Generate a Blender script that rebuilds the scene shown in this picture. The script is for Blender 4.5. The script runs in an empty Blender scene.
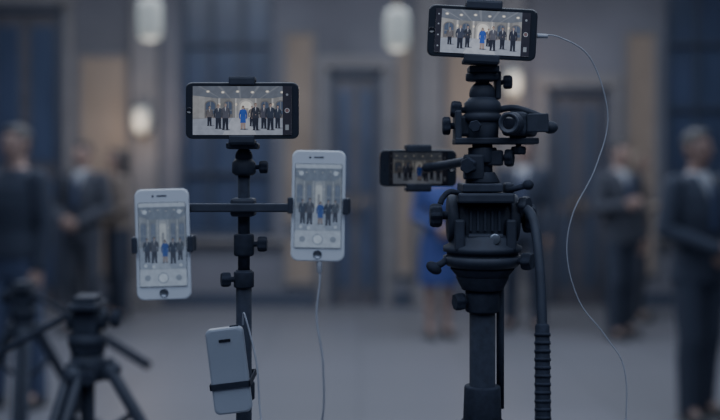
import bpy, bmesh, math, random
from mathutils import Vector, Matrix, Euler
random.seed(4)
scene = bpy.context.scene
COL = scene.collection

# ------------------------------------------------------------------ materials
def mat(name, col, rough=0.5, metal=0.0, var=0.12, scale=20.0, bump=0.0, emit=None, es=0.0, spec=0.5, evar=0.0):
    m = bpy.data.materials.new(name); m.use_nodes = True
    nt = m.node_tree; b = nt.nodes["Principled BSDF"]
    b.inputs["Roughness"].default_value = rough
    b.inputs["Metallic"].default_value = metal
    b.inputs["Specular IOR Level"].default_value = spec
    tc = nt.nodes.new("ShaderNodeTexCoord")
    nz = nt.nodes.new("ShaderNodeTexNoise"); nz.inputs["Scale"].default_value = scale
    nz.inputs["Detail"].default_value = 4
    nt.links.new(tc.outputs["Object"], nz.inputs["Vector"])
    cr = nt.nodes.new("ShaderNodeValToRGB")
    cr.color_ramp.elements[0].position = 0.3; cr.color_ramp.elements[1].position = 0.7
    cr.color_ramp.elements[0].color = (*[c*(1-var) for c in col], 1)
    cr.color_ramp.elements[1].color = (*[min(1, c*(1+var)) for c in col], 1)
    nt.links.new(nz.outputs["Fac"], cr.inputs["Fac"])
    nt.links.new(cr.outputs["Color"], b.inputs["Base Color"])
    if bump > 0:
        bp = nt.nodes.new("ShaderNodeBump"); bp.inputs["Strength"].default_value = bump
        bp.inputs["Distance"].default_value = 0.002
        nt.links.new(nz.outputs["Fac"], bp.inputs["Height"]); nt.links.new(bp.outputs["Normal"], b.inputs["Normal"])
    if emit:
        b.inputs["Emission Color"].default_value = (*emit, 1)
        b.inputs["Emission Strength"].default_value = es
        if evar > 0:
            c2 = nt.nodes.new("ShaderNodeValToRGB"); c2.color_ramp.elements[0].position = 0.35; c2.color_ramp.elements[1].position = 0.65
            c2.color_ramp.elements[0].color = (*[c*(1-evar) for c in emit], 1); c2.color_ramp.elements[1].color = (*[c*(1+evar) for c in emit], 1)
            nt.links.new(nz.outputs["Fac"], c2.inputs["Fac"]); nt.links.new(c2.outputs["Color"], b.inputs["Emission Color"])
    return m

M = {}
M['black'] = mat('matte_slate_black_plastic', (0.019, 0.025, 0.042), 0.65, 0, 0.15, 60, 0.1, spec=0.25)
M['blackmetal'] = mat('anodised_dark_metal', (0.024, 0.031, 0.051), 0.55, 0.0, 0.12, 40, spec=0.35)
M['greymetal'] = mat('grey_metal', (0.14, 0.16, 0.20), 0.35, 0.7, 0.1, 40)
M['rubber'] = mat('dark_rubber', (0.015, 0.020, 0.035), 0.85, 0, 0.2, 120, 0.3, spec=0.2)
M['whitephone'] = mat('white_phone_shell', (0.42, 0.46, 0.53), 0.3, 0, 0.02, 10)
M['bank'] = mat('pale_grey_shell', (0.22, 0.25, 0.31), 0.4, 0, 0.02, 10)
M['blackphone'] = mat('black_phone_shell', (0.012, 0.016, 0.026), 0.3, 0.1, 0.1, 10)
M['glass'] = mat('dark_screen_glass', (0.01, 0.012, 0.02), 0.15, 0, 0.1, 5)
M['cable'] = mat('white_cable', (0.22, 0.24, 0.29), 0.5, 0, 0.05, 20)
M['skin'] = mat('skin', (0.23, 0.16, 0.14), 0.6, 0, 0.08, 15)
M['skin2'] = mat('skin_tan', (0.18, 0.12, 0.105), 0.6, 0, 0.08, 15)
M['lips'] = mat('lips', (0.14, 0.06, 0.06), 0.5)
M['eye'] = mat('eye_dark', (0.03, 0.03, 0.04), 0.3)
M['hairdark'] = mat('dark_hair', (0.022, 0.022, 0.028), 0.6, 0, 0.4, 80, 0.5)
M['hairblond'] = mat('light_brown_hair', (0.10, 0.08, 0.065), 0.6, 0, 0.4, 80, 0.5)
M['suit'] = mat('navy_wool', (0.018, 0.025, 0.046), 0.85, 0, 0.2, 90, 0.2)
M['suitgrey'] = mat('charcoal_wool', (0.030, 0.035, 0.052), 0.85, 0, 0.2, 90, 0.2)
M['beige'] = mat('beige_cloth', (0.13, 0.11, 0.10), 0.85, 0, 0.15, 60, 0.2)
M['shirt'] = mat('white_shirt', (0.22, 0.235, 0.27), 0.8, 0, 0.04, 40)
M['tie'] = mat('blue_tie', (0.03, 0.045, 0.10), 0.6)
M['blue'] = mat('royal_blue_cloth', (0.022, 0.042, 0.165), 0.8, 0, 0.12, 30, 0.1)
M['jeans'] = mat('blue_denim', (0.035, 0.05, 0.10), 0.85, 0, 0.2, 60, 0.2)
M['shoe'] = mat('black_leather', (0.015, 0.017, 0.024), 0.4)
M['wall'] = mat('slate_taupe_plaster', (0.108, 0.112, 0.138), 0.9, 0, 0.2, 0.9)
M['panel'] = mat('tan_wall_panel', (0.20, 0.165, 0.14), 0.9, 0, 0.2, 1.2)
M['wallside'] = mat('slate_plaster', (0.08, 0.095, 0.14), 0.9, 0, 0.08, 1.5)
M['trim'] = mat('pale_stone_trim', (0.14, 0.138, 0.15), 0.8, 0, 0.12, 4)
M['ceil'] = mat('ceiling_paint', (0.25, 0.26, 0.30), 0.9, 0, 0.04, 2)
M['frame'] = mat('dark_window_frame', (0.035, 0.046, 0.078), 0.5)
M['pane'] = mat('night_glass', (0.036, 0.052, 0.100), 0.3, 0, 0.25, 1.0)
M['door'] = mat('dark_wood_door', (0.062, 0.062, 0.080), 0.5, 0, 0.2, 6)
M['brass'] = mat('brass', (0.20, 0.16, 0.11), 0.45, 0.8)
M['lampglass'] = mat('opal_lamp_glass', (0.30, 0.31, 0.30), 0.5, 0, 0.02, 5, emit=(0.82, 0.92, 0.90), es=0.15)

def floor_mat():
    m = bpy.data.materials.new('polished_stone_floor'); m.use_nodes = True
    nt = m.node_tree; b = nt.nodes["Principled BSDF"]; b.inputs["Roughness"].default_value = 0.42
    tc = nt.nodes.new("ShaderNodeTexCoord"); br = nt.nodes.new("ShaderNodeTexBrick")
    br.inputs["Scale"].default_value = 1.0; br.inputs["Brick Width"].default_value = 0.8; br.inputs["Row Height"].default_value = 0.8
    br.offset = 0.0; br.inputs["Mortar Size"].default_value = 0.006
    br.inputs["Color1"].default_value = (0.115, 0.12, 0.14, 1); br.inputs["Color2"].default_value = (0.125, 0.13, 0.155, 1)
    br.inputs["Mortar"].default_value = (0.08, 0.085, 0.10, 1)
    nt.links.new(tc.outputs["Object"], br.inputs["Vector"]); nt.links.new(br.outputs["Color"], b.inputs["Base Color"])
    return m
M['floor'] = floor_mat()

_scr = {}
def scr(col, k=1.0):
    key = (tuple(round(c, 3) for c in col), k)
    if key not in _scr:
        m = mat('display_pixels', (0.004, 0.004, 0.006), 0.4, 0, 0.1, 160, emit=col, es=k, evar=0.08, spec=0.15)
        _scr[key] = m
    return _scr[key]

# ------------------------------------------------------------------ builder
class B:
    def __init__(s): s.bm = bmesh.new(); s.mi = 0
    def box(s, c, size, rot=(0, 0, 0), bev=0.0, seg=2):
        t = bmesh.new(); bmesh.ops.create_cube(t, size=1.0)
        for v in t.verts: v.co = Vector((v.co.x*size[0], v.co.y*size[1], v.co.z*size[2]))
        if bev > 0: bmesh.ops.bevel(t, geom=t.edges[:], offset=bev, segments=seg, affect='EDGES', profile=0.5)
        s._merge(t, Matrix.Translation(c) @ Euler(rot).to_matrix().to_4x4(), flat=True); return s
    def _merge(s, t, mtx, flat=False):
        t.normal_update()
        vm = {}
        for v in t.verts: vm[v] = s.bm.verts.new(mtx @ v.co)
        for f in t.faces:
            try:
                nf = s.bm.faces.new([vm[v] for v in f.verts]); nf.material_index = s.mi; nf.smooth = not flat
            except ValueError: pass
        t.free()
    def cyl(s, p0, p1, r0, r1=None, seg=24, bev=0.0):
        r1 = r0 if r1 is None else r1
        p0 = Vector(p0); p1 = Vector(p1); L = (p1-p0).length
        b = min(bev, L*0.4, min(r0, r1)*0.8)
        prof = [(r0, 0), (r1, L)] if b <= 0 else [(r0-b, 0), (r0-b*0.3, b*0.3), (r0, b), (r1, L-b), (r1-b*0.3, L-b*0.3), (r1-b, L)]
        return s.lathe(p0, p1-p0, prof, seg)
    def lathe(s, p, axis, prof, seg=32):
        t = bmesh.new(); rings = []
        for r, h in prof:
            rings.append([t.verts.new((r*math.cos(2*math.pi*i/seg), r*math.sin(2*math.pi*i/seg), h)) for i in range(seg)])
        for a, b in zip(rings, rings[1:]):
            for i in range(seg): t.faces.new((a[i], a[(i+1) % seg], b[(i+1) % seg], b[i]))
        t.faces.new(rings[0][::-1]); t.faces.new(rings[-1])
        q = Vector((0, 0, 1)).rotation_difference(Vector(axis).normalized())
        s._merge(t, Matrix.Translation(p) @ q.to_matrix().to_4x4()); return s
    def knob(s, p, axis, r, L=0.02, lobes=6):
        t = bmesh.new(); seg = 36; rings = []
        for rr, h, w in ((0.35, 0, 0), (0.35, L*0.3, 0), (0.9, L*0.36, 1), (1.0, L*0.5, 1), (1.0, L*0.85, 1), (0.85, L, 1)):
            rings.append([t.verts.new((r*rr*(1-0.13*w*(0.5-0.5*math.cos(lobes*2*math.pi*i/seg)))*math.cos(2*math.pi*i/seg), r*rr*(1-0.13*w*(0.5-0.5*math.cos(lobes*2*math.pi*i/seg)))*math.sin(2*math.pi*i/seg), h)) for i in range(seg)])
        for a, b in zip(rings, rings[1:]):
            for i in range(seg): t.faces.new((a[i], a[(i+1) % seg], b[(i+1) % seg], b[i]))
        t.faces.new(rings[0][::-1]); t.faces.new(rings[-1])
        q = Vector((0, 0, 1)).rotation_difference(Vector(axis).normalized())
        s._merge(t, Matrix.Translation(p) @ q.to_matrix().to_4x4(), flat=True); return s
    def ell(s, c, r, rot=(0, 0, 0), u=20, v=14):
        t = bmesh.new(); bmesh.ops.create_uvsphere(t, u_segments=u, v_segments=v, radius=1.0)
        for w in t.verts: w.co = Vector((w.co.x*r[0], w.co.y*r[1], w.co.z*r[2]))
        s._merge(t, Matrix.Translation(c) @ Euler(rot).to_matrix().to_4x4()); return s
    def cap(s, p0, r0, p1, r1, seg=14):
        s.cyl(p0, p1, r0, r1, seg); s.ell(p0, (r0,)*3, u=seg, v=8); s.ell(p1, (r1,)*3, u=seg, v=8); return s
    def loft(s, rings, seg=28):
        t = bmesh.new(); rr = []
        for (c, rx, ry) in rings:
            rr.append([t.verts.new((c[0]+rx*math.cos(2*math.pi*i/seg), c[1]+ry*math.sin(2*math.pi*i/seg), c[2])) for i in range(seg)])
        for a, b in zip(rr, rr[1:]):
            for i in range(seg): t.faces.new((a[i], a[(i+1) % seg], b[(i+1) % seg], b[i]))
        t.faces.new(rr[0][::-1]); t.faces.new(rr[-1])
        bmesh.ops.recalc_face_normals(t, faces=t.faces)
        s._merge(t, Matrix.Identity(4)); return s
    def rrect(s, c, w, h, t_, rad, seg=6, edge=0.0):
        t = bmesh.new()
        pts = []
        for cx, cz, a0 in ((w/2-rad, h/2-rad, 0), (-w/2+rad, h/2-rad, 90), (-w/2+rad, -h/2+rad, 180), (w/2-rad, -h/2+rad, 270)):
            for k in range(seg+1):
                a = math.radians(a0+90*k/seg); pts.append((cx+rad*math.cos(a), cz+rad*math.sin(a)))
        n = len(pts)
        def ring(y, ins):
            return [t.verts.new((x - math.copysign(ins, x), y, z - math.copysign(ins, z))) for x, z in pts]
        if edge > 0:
            rs = [ring(-t_/2, edge), ring(-t_/2+edge*0.3, edge*0.3), ring(-t_/2+edge, 0), ring(t_/2-edge, 0), ring(t_/2-edge*0.3, edge*0.3), ring(t_/2, edge)]
        else: rs = [ring(-t_/2, 0), ring(t_/2, 0)]
        for a, b in zip(rs, rs[1:]):
            for i in range(n): t.faces.new((a[i], a[(i+1) % n], b[(i+1) % n], b[i]))
        t.faces.new(rs[0][::-1]); t.faces.new(rs[-1])
        bmesh.ops.recalc_face_normals(t, faces=t.faces)
        s._merge(t, Matrix.Translation(c), flat=True); return s
    def tube(s, pts, r, seg=10, samples=10):
        P = [Vector(p) for p in pts]; Q = []
        for i in range(len(P)-1):
            a = P[max(i-1, 0)]; b = P[i]; c = P[i+1]; d = P[min(i+2, len(P)-1)]
            for k in range(samples):
                t = k/samples
                Q.append(0.5*((2*b)+(-a+c)*t+(2*a-5*b+4*c-d)*t*t+(-a+3*b-3*c+d)*t**3))
        Q.append(P[-1])
        t = bmesh.new(); rings = []; up = Vector((0.13, 1, 0.21)).normalized()
        for i, q in enumerate(Q):
            tg = (Q[min(i+1, len(Q)-1)]-Q[max(i-1, 0)]).normalized()
            u = tg.cross(up)
            u.normalize(); w = tg.cross(u).normalized()
            rings.append([t.verts.new(q+r*(math.cos(2*math.pi*k/seg)*u+math.sin(2*math.pi*k/seg)*w)) for k in range(seg)])
        for a, b in zip(rings, rings[1:]):
            for i in range(seg): t.faces.new((a[i], a[(i+1) % seg], b[(i+1) % seg], b[i]))
        t.faces.new(rings[0][::-1]); t.faces.new(rings[-1])
        bmesh.ops.recalc_face_normals(t, faces=t.faces)
        s._merge(t, Matrix.Identity(4)); return s
    def obj(s, name, mats, parent=None, world=False, remesh=0.0, smooth=4, label=None):
        if world and parent is not None:
            for v in s.bm.verts: v.co -= parent.location
        me = bpy.data.meshes.new(name); s.bm.to_mesh(me); s.bm.free()
        if not isinstance(mats, (list, tuple)): mats = [mats]
        for m in mats: me.materials.append(m)
        o = bpy.data.objects.new(name, me); COL.objects.link(o)
        if remesh > 0:
            r = o.modifiers.new('r', 'REMESH'); r.mode = 'VOXEL'; r.voxel_size = remesh; r.use_smooth_shade = True
            sm = o.modifiers.new('s', 'SMOOTH'); sm.iterations = smooth; sm.factor = 0.5
            dg = bpy.context.evaluated_depsgraph_get()
            nm = bpy.data.meshes.new_from_object(o.evaluated_get(dg)); o.modifiers.clear()
            o.data = nm; nm.name = name
            nm.materials.clear()
            for m in mats: nm.materials.append(m)
        if parent is not None: o.parent = parent
        if label: o["label"] = label
        return o

def root(name, loc, label, cat, rot=(0, 0, 0), group=None):
    e = bpy.data.objects.new(name, None); e.empty_display_size = 0.05
    e.location = loc; e.rotation_euler = rot; COL.objects.link(e)
    e["label"] = label; e["category"] = cat
    if group: e["group"] = group
    return e
def struct(o): o["kind"] = "structure"; return o

# ------------------------------------------------------------------ room
YB = 11.0; XL = -5.2; XR = 5.2; YF = -2.5; H = 4.2
b = B(); b.box((0, (YB+YF)/2, -0.05), (XR-XL+0.4, YB-YF+0.4, 0.1)); struct(b.obj('floor', M['floor']))
b = B(); b.box((0, (YB+YF)/2, H+0.05), (XR-XL+0.4, YB-YF+0.4, 0.1)); struct(b.obj('ceiling', M['ceil']))
openings = [(-4.15, -3.25, 0.0, 3.3), (-2.0, -0.95, 0.75, 3.6), (-0.35, 0.25, 0.0, 2.6), (2.05, 2.75, 0.0, 2.4), (3.35, 4.1, 0.75, 3.6)]
b = B(); xs = XL
for (x0, x1, z0, z1) in openings:
    b.box(((xs+x0)/2, YB+0.1, H/2), (x0-xs, 0.2, H))
    if z0 > 0: b.box(((x0+x1)/2, YB+0.1, z0/2), (x1-x0, 0.2, z0))
    b.box(((x0+x1)/2, YB+0.1, (z1+H)/2), (x1-x0, 0.2, H-z1))
    xs = x1
b.box(((xs+XR)/2, YB+0.1, H/2), (XR-xs, 0.2, H))
struct(b.obj('wall_back', M['wall']))
b = B(); b.box((XL-0.1, (YB+YF)/2, H/2), (0.2, YB-YF, H)); struct(b.obj('wall_left', M['wallside']))
b = B(); b.box((XR+0.1, (YB+YF)/2, H/2), (0.2, YB-YF, H)); struct(b.obj('wall_right', M['wallside']))
b = B(); b.box((0, YF-0.1, H/2), (XR-XL, 0.2, H)); struct(b.obj('wall_front', M['wallside']))

def window(n, x0, x1, z0, z1, cols, rows):
    b = B(); y = YB+0.06; t = 0.06
    b.mi = 1; b.box(((x0+x1)/2, y+0.05, (z0+z1)/2), (x1-x0, 0.01, z1-z0))
    b.mi = 0
    for x in (x0+t/2, x1-t/2): b.box((x, y, (z0+z1)/2), (t, 0.07, z1-z0), bev=0.006)
    for z in (z0+t/2, z1-t/2): b.box(((x0+x1)/2, y, z), (x1-x0, 0.07, t), bev=0.006)
    for i in range(1, cols): b.box((x0+(x1-x0)*i/cols, y, (z0+z1)/2), (0.035, 0.05, z1-z0))
    for i in range(1, rows): b.box(((x0+x1)/2, y, z0+(z1-z0)*i/rows), (x1-x0, 0.05, 0.035))
    b.mi = 2; b.box(((x0+x1)/2, YB-0.03, z0-0.03), (x1-x0+0.2, 0.14, 0.06), bev=0.01)
    struct(b.obj('window_%d' % n, [M['frame'], M['pane'], M['trim']]))
def door(n, x0, x1, z1, glazed=False):
    b = B(); y = YB+0.06
    b.mi = 4
    for x in (x0-0.05, x1+0.05): b.box((x, YB-0.015, z1/2+0.05), (0.10, 0.05, z1+0.10), bev=0.008)
    b.box(((x0+x1)/2, YB-0.02, z1+0.08), (x1-x0+0.26, 0.06, 0.14), bev=0.01)
    b.mi = 0
    for x in (x0+0.03, x1-0.03): b.box((x, y-0.02, z1/2), (0.06, 0.12, z1))
    b.box(((x0+x1)/2, y-0.02, z1-0.03), (x1-x0, 0.12, 0.06))
    mid = (x0+x1)/2
    for (a, c) in ((x0+0.06, mid-0.004), (mid+0.004, x1-0.06)):
        b.mi = 1; b.box(((a+c)/2, y+0.02, z1/2-0.03), (c-a, 0.045, z1-0.07), bev=0.004)
        b.mi = 2 if glazed else 0
        for (za, zb) in ((0.2, z1*0.42), (z1*0.48, z1-0.22)):
            b.box(((a+c)/2, y-0.005, (za+zb)/2), (c-a-0.12, 0.012, zb-za), bev=0.004)
        b.mi = 3
        hx = c-0.05 if c < mid else a+0.05
        b.cyl((hx, y-0.05, 0.95), (hx, y-0.05, 1.2), 0.01)
        b.cyl((hx, y-0.05, 0.97), (hx, y, 0.97), 0.007); b.cyl((hx, y-0.05, 1.18), (hx, y, 1.18), 0.007)
    struct(b.obj('door_%d' % n, [M['frame'], M['door'], M['pane'], M['brass'], M['trim']]))
door(1, -4.15, -3.25, 3.3, True)
window(1, -2.0, -0.95, 0.75, 3.6, 3, 4)
door(2, -0.35, 0.25, 2.6, True)
door(3, 2.05, 2.75, 2.4)
window(2, 3.35, 4.1, 0.75, 3.6, 2, 4)
ti = 1
for x in (-4.55, -2.35, 0.75, 1.65, 4.6):
    b = B(); w = 0.28
    b.box((x, YB-0.06, H/2), (w, 0.12, H), bev=0.01)
    b.box((x, YB-0.08, 0.12), (w+0.08, 0.16, 0.24), bev=0.015)
    b.box((x, YB-0.08, H-0.15), (w+0.08, 0.16, 0.14), bev=0.015)
    for k in (-1, 0, 1): b.box((x+k*w*0.27, YB-0.124, H/2), (w*0.12, 0.01, H-0.8), bev=0.003)
    struct(b.obj('trim_%d' % ti, M['trim'])); ti += 1
for (x0, x1, z0, z1) in ((-3.08, -2.56, 0.35, 2.75), (0.95, 1.47, 0.35, 3.0), (2.92, 3.24, 0.35, 3.0), (0.40, 0.58, 0.35, 3.0), (-0.82, -0.50, 0.9, 3.0), (-0.82, -0.50, 0.25, 0.78)):
    b = B(); b.box(((x0+x1)/2, YB-0.01, (z0+z1)/2), (x1-x0, 0.02, z1-z0), bev=0.004)
    b.mi = 1
    for x in (x0, x1): b.box((x, YB-0.02, (z0+z1)/2), (0.04, 0.04, z1-z0+0.04), bev=0.006)
    for z in (z0, z1): b.box(((x0+x1)/2, YB-0.02, z), (x1-x0, 0.04, 0.04), bev=0.006)
    struct(b.obj('trim_%d' % ti, [M['panel'], M['trim']])); ti += 1
b = B(); xs = XL
for (x0, x1) in ((-4.27, -3.13), (-0.47, 0.37), (1.93, 2.87)):
    b.box(((xs+x0)/2, YB-0.01, 0.07), (x0-xs, 0.03, 0.14), bev=0.004); xs = x1
b.box(((xs+XR)/2, YB-0.01, 0.07), (XR-xs, 0.03, 0.14), bev=0.004)
struct(b.obj('baseboard_back', M['frame']))
for nm, x in (('left', XL+0.01), ('right', XR-0.01)):
    b = B(); b.box((x, (YB+YF)/2, 0.07), (0.03, YB-YF-0.1, 0.14), bev=0.004); struct(b.obj('baseboard_'+nm, M['frame']))

# ------------------------------------------------------------------ lamps
def bulb(parent, loc, e, col):
    pl = bpy.data.lights.new('lamp_bulb', 'POINT'); pl.energy = e; pl.color = col; pl.shadow_soft_size = 0.12
    lo = bpy.data.objects.new('lamp_bulb', pl); lo.location = loc; lo.parent = parent; COL.objects.link(lo)
def pendant(x, y, z, label):
    r = root('pendant_lamp', (x, y, H), label, 'lamp', group='pendant lamps')
    h = 0.30; R = 0.088; zl = z-H
    b = B(); b.cyl((0, 0, -0.03), (0, 0, 0), 0.06, 0.06, bev=0.008); b.obj('ceiling_rose', M['brass'], r)
    b = B(); b.cyl((0, 0, zl+h/2+0.03), (0, 0, -0.03), 0.004, seg=10); b.obj('cord', M['black'], r)
    b = B(); b.lathe((0, 0, zl-h/2), (0, 0, 1), [(R*0.35, 0), (R*0.75, 0.012), (R*0.97, 0.04), (R, 0.09), (R, h-0.08), (R*0.95, h-0.04), (R*0.7, h-0.01), (R*0.35, h)])
    b.obj('lamp_shade', M['lampglass'], r)
    b = B(); b.cyl((0, 0, zl+h/2-0.003), (0, 0, zl+h/2+0.04), R*0.4, R*0.2, bev=0.004); b.obj('cap', M['brass'], r)
    bulb(r, (0, 0, zl-h/2-0.15), 4, (1.0, 0.93, 0.85))
pendant(-1.47, 7.0, 2.57, 'glowing opal glass pendant lamp hanging on a thin cord')
pendant(0.26, 7.0, 2.50, 'glowing opal glass pendant lamp hanging on a thin cord')
def sconce(x, z):
    r = root('wall_sconce', (x, YB-0.12, z), 'small glowing wall lamp fixed to a stone pilaster', 'lamp', group='wall lamps')
    b = B(); b.box((0, -0.012, 0), (0.1, 0.024, 0.2), bev=0.006); b.obj('back_plate', M['brass'], r)
    b = B(); b.tube([(0, -0.02, -0.05), (0, -0.08, -0.09), (0, -0.13, -0.05)], 0.008); b.obj('arm', M['brass'], r)
    b = B(); b.lathe((0, -0.13, -0.06), (0, 0, 1), [(0.05, 0), (0.085, 0.05), (0.1, 0.13), (0.09, 0.22), (0.06, 0.28)]); b.obj('lamp_shade', M['lampglass'], r)
    bulb(r, (0, -0.45, 0.0), 10, (1.0, 0.76, 0.56))
sconce(-2.35, 1.95); sconce(1.65, 2.35)

# ------------------------------------------------------------------ people
def hand(b, w, d, side, curl=0.5, palm_n=None):
    w = Vector(w); d = Vector(d).normalized()
    n = Vector(palm_n if palm_n else (-side, 0, 0)); n = (n - d*n.dot(d)).normalized()
    t = d.cross(n).normalized()
    if t.y > 0: t = -t
    for k in (-1.0, -0.35, 0.35, 1.0):
        b.cap(w+d*0.005+t*0.016*k, 0.015, w+d*0.085+t*0.031*k, 0.0125, 10)
    for k, L in ((1.0, 0.072), (0.35, 0.080), (-0.35, 0.075), (-1.0, 0.058)):
        p = w+d*0.088+t*0.031*k
        a1 = (d*math.cos(curl*0.5)+n*math.sin(curl*0.5)).normalized(); a2 = (d*math.cos(curl*1.5)+n*math.sin(curl*1.5)).normalized()
        q = p+a1*L*0.5; e = q+a2*L*0.5
        b.cap(p, 0.0095, q, 0.0088, 8); b.cap(q, 0.0088, e, 0.0072, 8)
    p = w+d*0.03+t*0.03; q = p+(d*0.7+t*0.65+n*0.25).normalized()*0.038; e = q+(d*0.95+t*0.1+n*0.3).normalized()*0.030
    b.cap(p, 0.013, q, 0.0105, 8); b.cap(q, 0.0105, e, 0.0085, 8)

def person(x, y, yaw, height, label, outfit, pose='down', hair='short', skin='skin', topmat='suit', botmat='suit', stance=0.11, hairmat='hairdark', female=False, step=0.0):
    r = root('person', (x, y, 0), label, 'person', rot=(0, 0, yaw))
    k = height/1.75; r.scale = (k, k, k)
    sw = 0.165 if female else 0.19
    L = {}
    for s_ in (-1, 1):
        sh = Vector((s_*sw, 0.0, 1.42))
        el = Vector((s_*(sw+0.05), 0.02, 1.13)); wr = Vector((s_*(sw+0.045), -0.04, 0.88)); hd = Vector((-s_*0.05, -0.12, -1)); pn = (-s_, 0.1, 0)
        if pose == 'clasp': el = Vector((s_*(sw+0.07), 0.01, 1.15)); wr = Vector((s_*0.085, -0.19, 1.02)); hd = Vector((-s_*0.9, -0.15, -0.35)); pn = (0, 1, 0)
        elif pose == 'gesture' and s_ == -1: el = Vector((s_*(sw+0.08), 0.0, 1.15)); wr = Vector((s_*(sw-0.03), -0.23, 1.19)); hd = Vector((0.2, -0.9, 0.35)); pn = (0.9, 0, 0.2)
        if pose == 'clasp' and s_ == -1: wr += Vector((0, -0.035, 0.03))
        L[s_] = (sh, el, wr, hd, pn)
    st = stance
    fy = {-1: -step, 1: step*0.6}
    def legs(b, rh, rk, ra, zbot=0.09):
        for s_ in (-1, 1):
            hp = Vector((s_*0.088, 0, 0.90)); kn = Vector((s_*(0.088+st)/2*1.05, -0.012+fy[s_]*0.6, 0.50)); an = Vector((s_*st, 0.02+fy[s_], zbot))
            b.cap(hp, rh, kn, rk, 18)
            mid = kn.lerp(an, 0.3)+Vector((0, 0.012, 0)); b.cap(kn, rk, mid, (rk+ra)/2+0.004, 16); b.cap(mid, (rk+ra)/2+0.004, an, ra, 16)
    def arms(b, ru, re, rw, cut=0.0):
        for s_ in (-1, 1):
            sh, el, wr, hd, pn = L[s_]
            b.cap(sh, ru, el, re, 16); b.cap(el, re, wr-(wr-el).normalized()*cut, rw, 16)
    b = B()
    wa = 0.115 if female else 0.135
    b.loft([((0, 0, 0.80), 0.10, 0.08), ((0, 0.005, 0.90), 0.165, 0.105), ((0, 0, 0.98), 0.16, 0.10), ((0, 0, 1.10), wa, 0.09), ((0, -0.005, 1.25), sw*0.80, 0.105),
            ((0, 0, 1.36), sw*0.9, 0.10), ((0, 0.005, 1.43), sw*0.82, 0.08), ((0, 0.008, 1.475), 0.09, 0.06), ((0, 0.008, 1.50), 0.06, 0.055)])
    arms(b, 0.048, 0.038, 0.027); legs(b, 0.082, 0.054, 0.038)
    b.cap((0, 0.012, 1.46), 0.056, (0, 0.0, 1.57), 0.052)
    b.ell((0, 0.004, 1.652), (0.074, 0.092, 0.098)); b.ell((0, -0.022, 1.592), (0.054, 0.066, 0.058)); b.ell((0, -0.065, 1.563), (0.024, 0.022, 0.02))
    b.cap((0, -0.082, 1.66), 0.008, (0, -0.106, 1.622), 0.012, 8)
    b.ell((0, -0.078, 1.675), (0.045, 0.014, 0.01))
    for s_ in (-1, 1):
        b.ell((s_*0.077, 0.012, 1.637), (0.012, 0.020, 0.032)); b.ell((s_*0.036, -0.062, 1.615), (0.02, 0.02, 0.02))
        sh, el, wr, hd, pn = L[s_]; hand(b, wr, hd, s_, palm_n=pn)
        an = Vector((s_*st, 0.02+fy[s_], 0.09)); b.cap(an, 0.038, (s_*(st+0.02), -0.10+fy[s_], 0.03), 0.028); b.cap(an, 0.036, (s_*st, 0.05+fy[s_], 0.035), 0.03)
    b.obj('body', M[skin], r, remesh=0.0068, smooth=3)
    for s_ in (-1, 1):
        b = B(); b.ell((s_*0.031, -0.079, 1.646), (0.012, 0.010, 0.007)); b.obj('eye', M['eye'], r)
    b = B(); b.ell((0, -0.083, 1.592), (0.024, 0.010, 0.007)); b.obj('mouth', M['lips'], r)
    b = B()
    b.ell((0, 0.020, 1.672), (0.082, 0.090, 0.090)); b.ell((0, -0.02, 1.722), (0.062, 0.062, 0.035))
    if hair == 'long':
        b.loft([((0, 0.07, 1.42), 0.07, 0.03), ((0, 0.06, 1.50), 0.09, 0.045), ((0, 0.045, 1.60), 0.092, 0.06), ((0, 0.03, 1.68), 0.088, 0.075)])
        for s_ in (-1, 1): b.cap((s_*0.078, 0.0, 1.66), 0.022, (s_*0.085, 0.01, 1.47), 0.025)
    b.obj('hair', M[hairmat], r, remesh=0.008, smooth=3)
    if outfit in ('suit', 'casual'):
        b = B(); legs(b, 0.098, 0.078, 0.062, 0.085)
        b.loft([((0, 0.003, 0.80), 0.15, 0.10), ((0, 0.005, 0.88), 0.178, 0.118), ((0, 0, 0.96), 0.172, 0.112), ((0, 0, 1.03), 0.15, 0.10)])
        b.obj('trousers', M[botmat], r, remesh=0.009, smooth=3)
        b = B(); lo = 0.84 if outfit == 'suit' else 0.93
        b.loft([((0, 0.005, lo), 0.196, 0.135), ((0, 0.003, lo+0.08), 0.188, 0.128), ((0, 0, 1.10), 0.165, 0.115), ((0, -0.005, 1.25), sw*0.80+0.035, 0.128),
                ((0, 0, 1.36), sw*0.9+0.03, 0.12), ((0, 0.005, 1.435), sw*0.84+0.02, 0.092), ((0, 0.008, 1.485), 0.085, 0.072)])
        arms(b, 0.066, 0.054, 0.042, 0.01)
        o = b.obj('jacket' if outfit == 'suit' else 'sweater', M[topmat], r, remesh=0.009, smooth=3)
        if outfit == 'suit':
            bm = bmesh.new(); bm.from_mesh(o.data)
            dl = [f for f in bm.faces if f.calc_center_median().y < -0.03 and f.calc_center_median().z > 1.16 and abs(f.calc_center_median().x) < (f.calc_center_median().z-1.16)*0.20]
            bmesh.ops.delete(bm, geom=dl, context='FACES'); bm.to_mesh(o.data); bm.free()
            b = B(); b.loft([((0, 0, 1.05), 0.14, 0.10), ((0, -0.005, 1.25), sw*0.80+0.01, 0.116), ((0, 0, 1.36), sw*0.8, 0.112), ((0, 0.005, 1.435), 0.11, 0.085), ((0, 0.006, 1.50), 0.066, 0.064)])
            b.obj('shirt', M['shirt'], r)
            b = B(); b.box((0, -0.128, 1.27), (0.06, 0.008, 0.24), bev=0.003); b.box((0, -0.118, 1.39), (0.035, 0.014, 0.07), rot=(-0.35, 0, 0), bev=0.005)
            b.obj('necktie', M['tie'], r)
    else:
        b = B()
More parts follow.
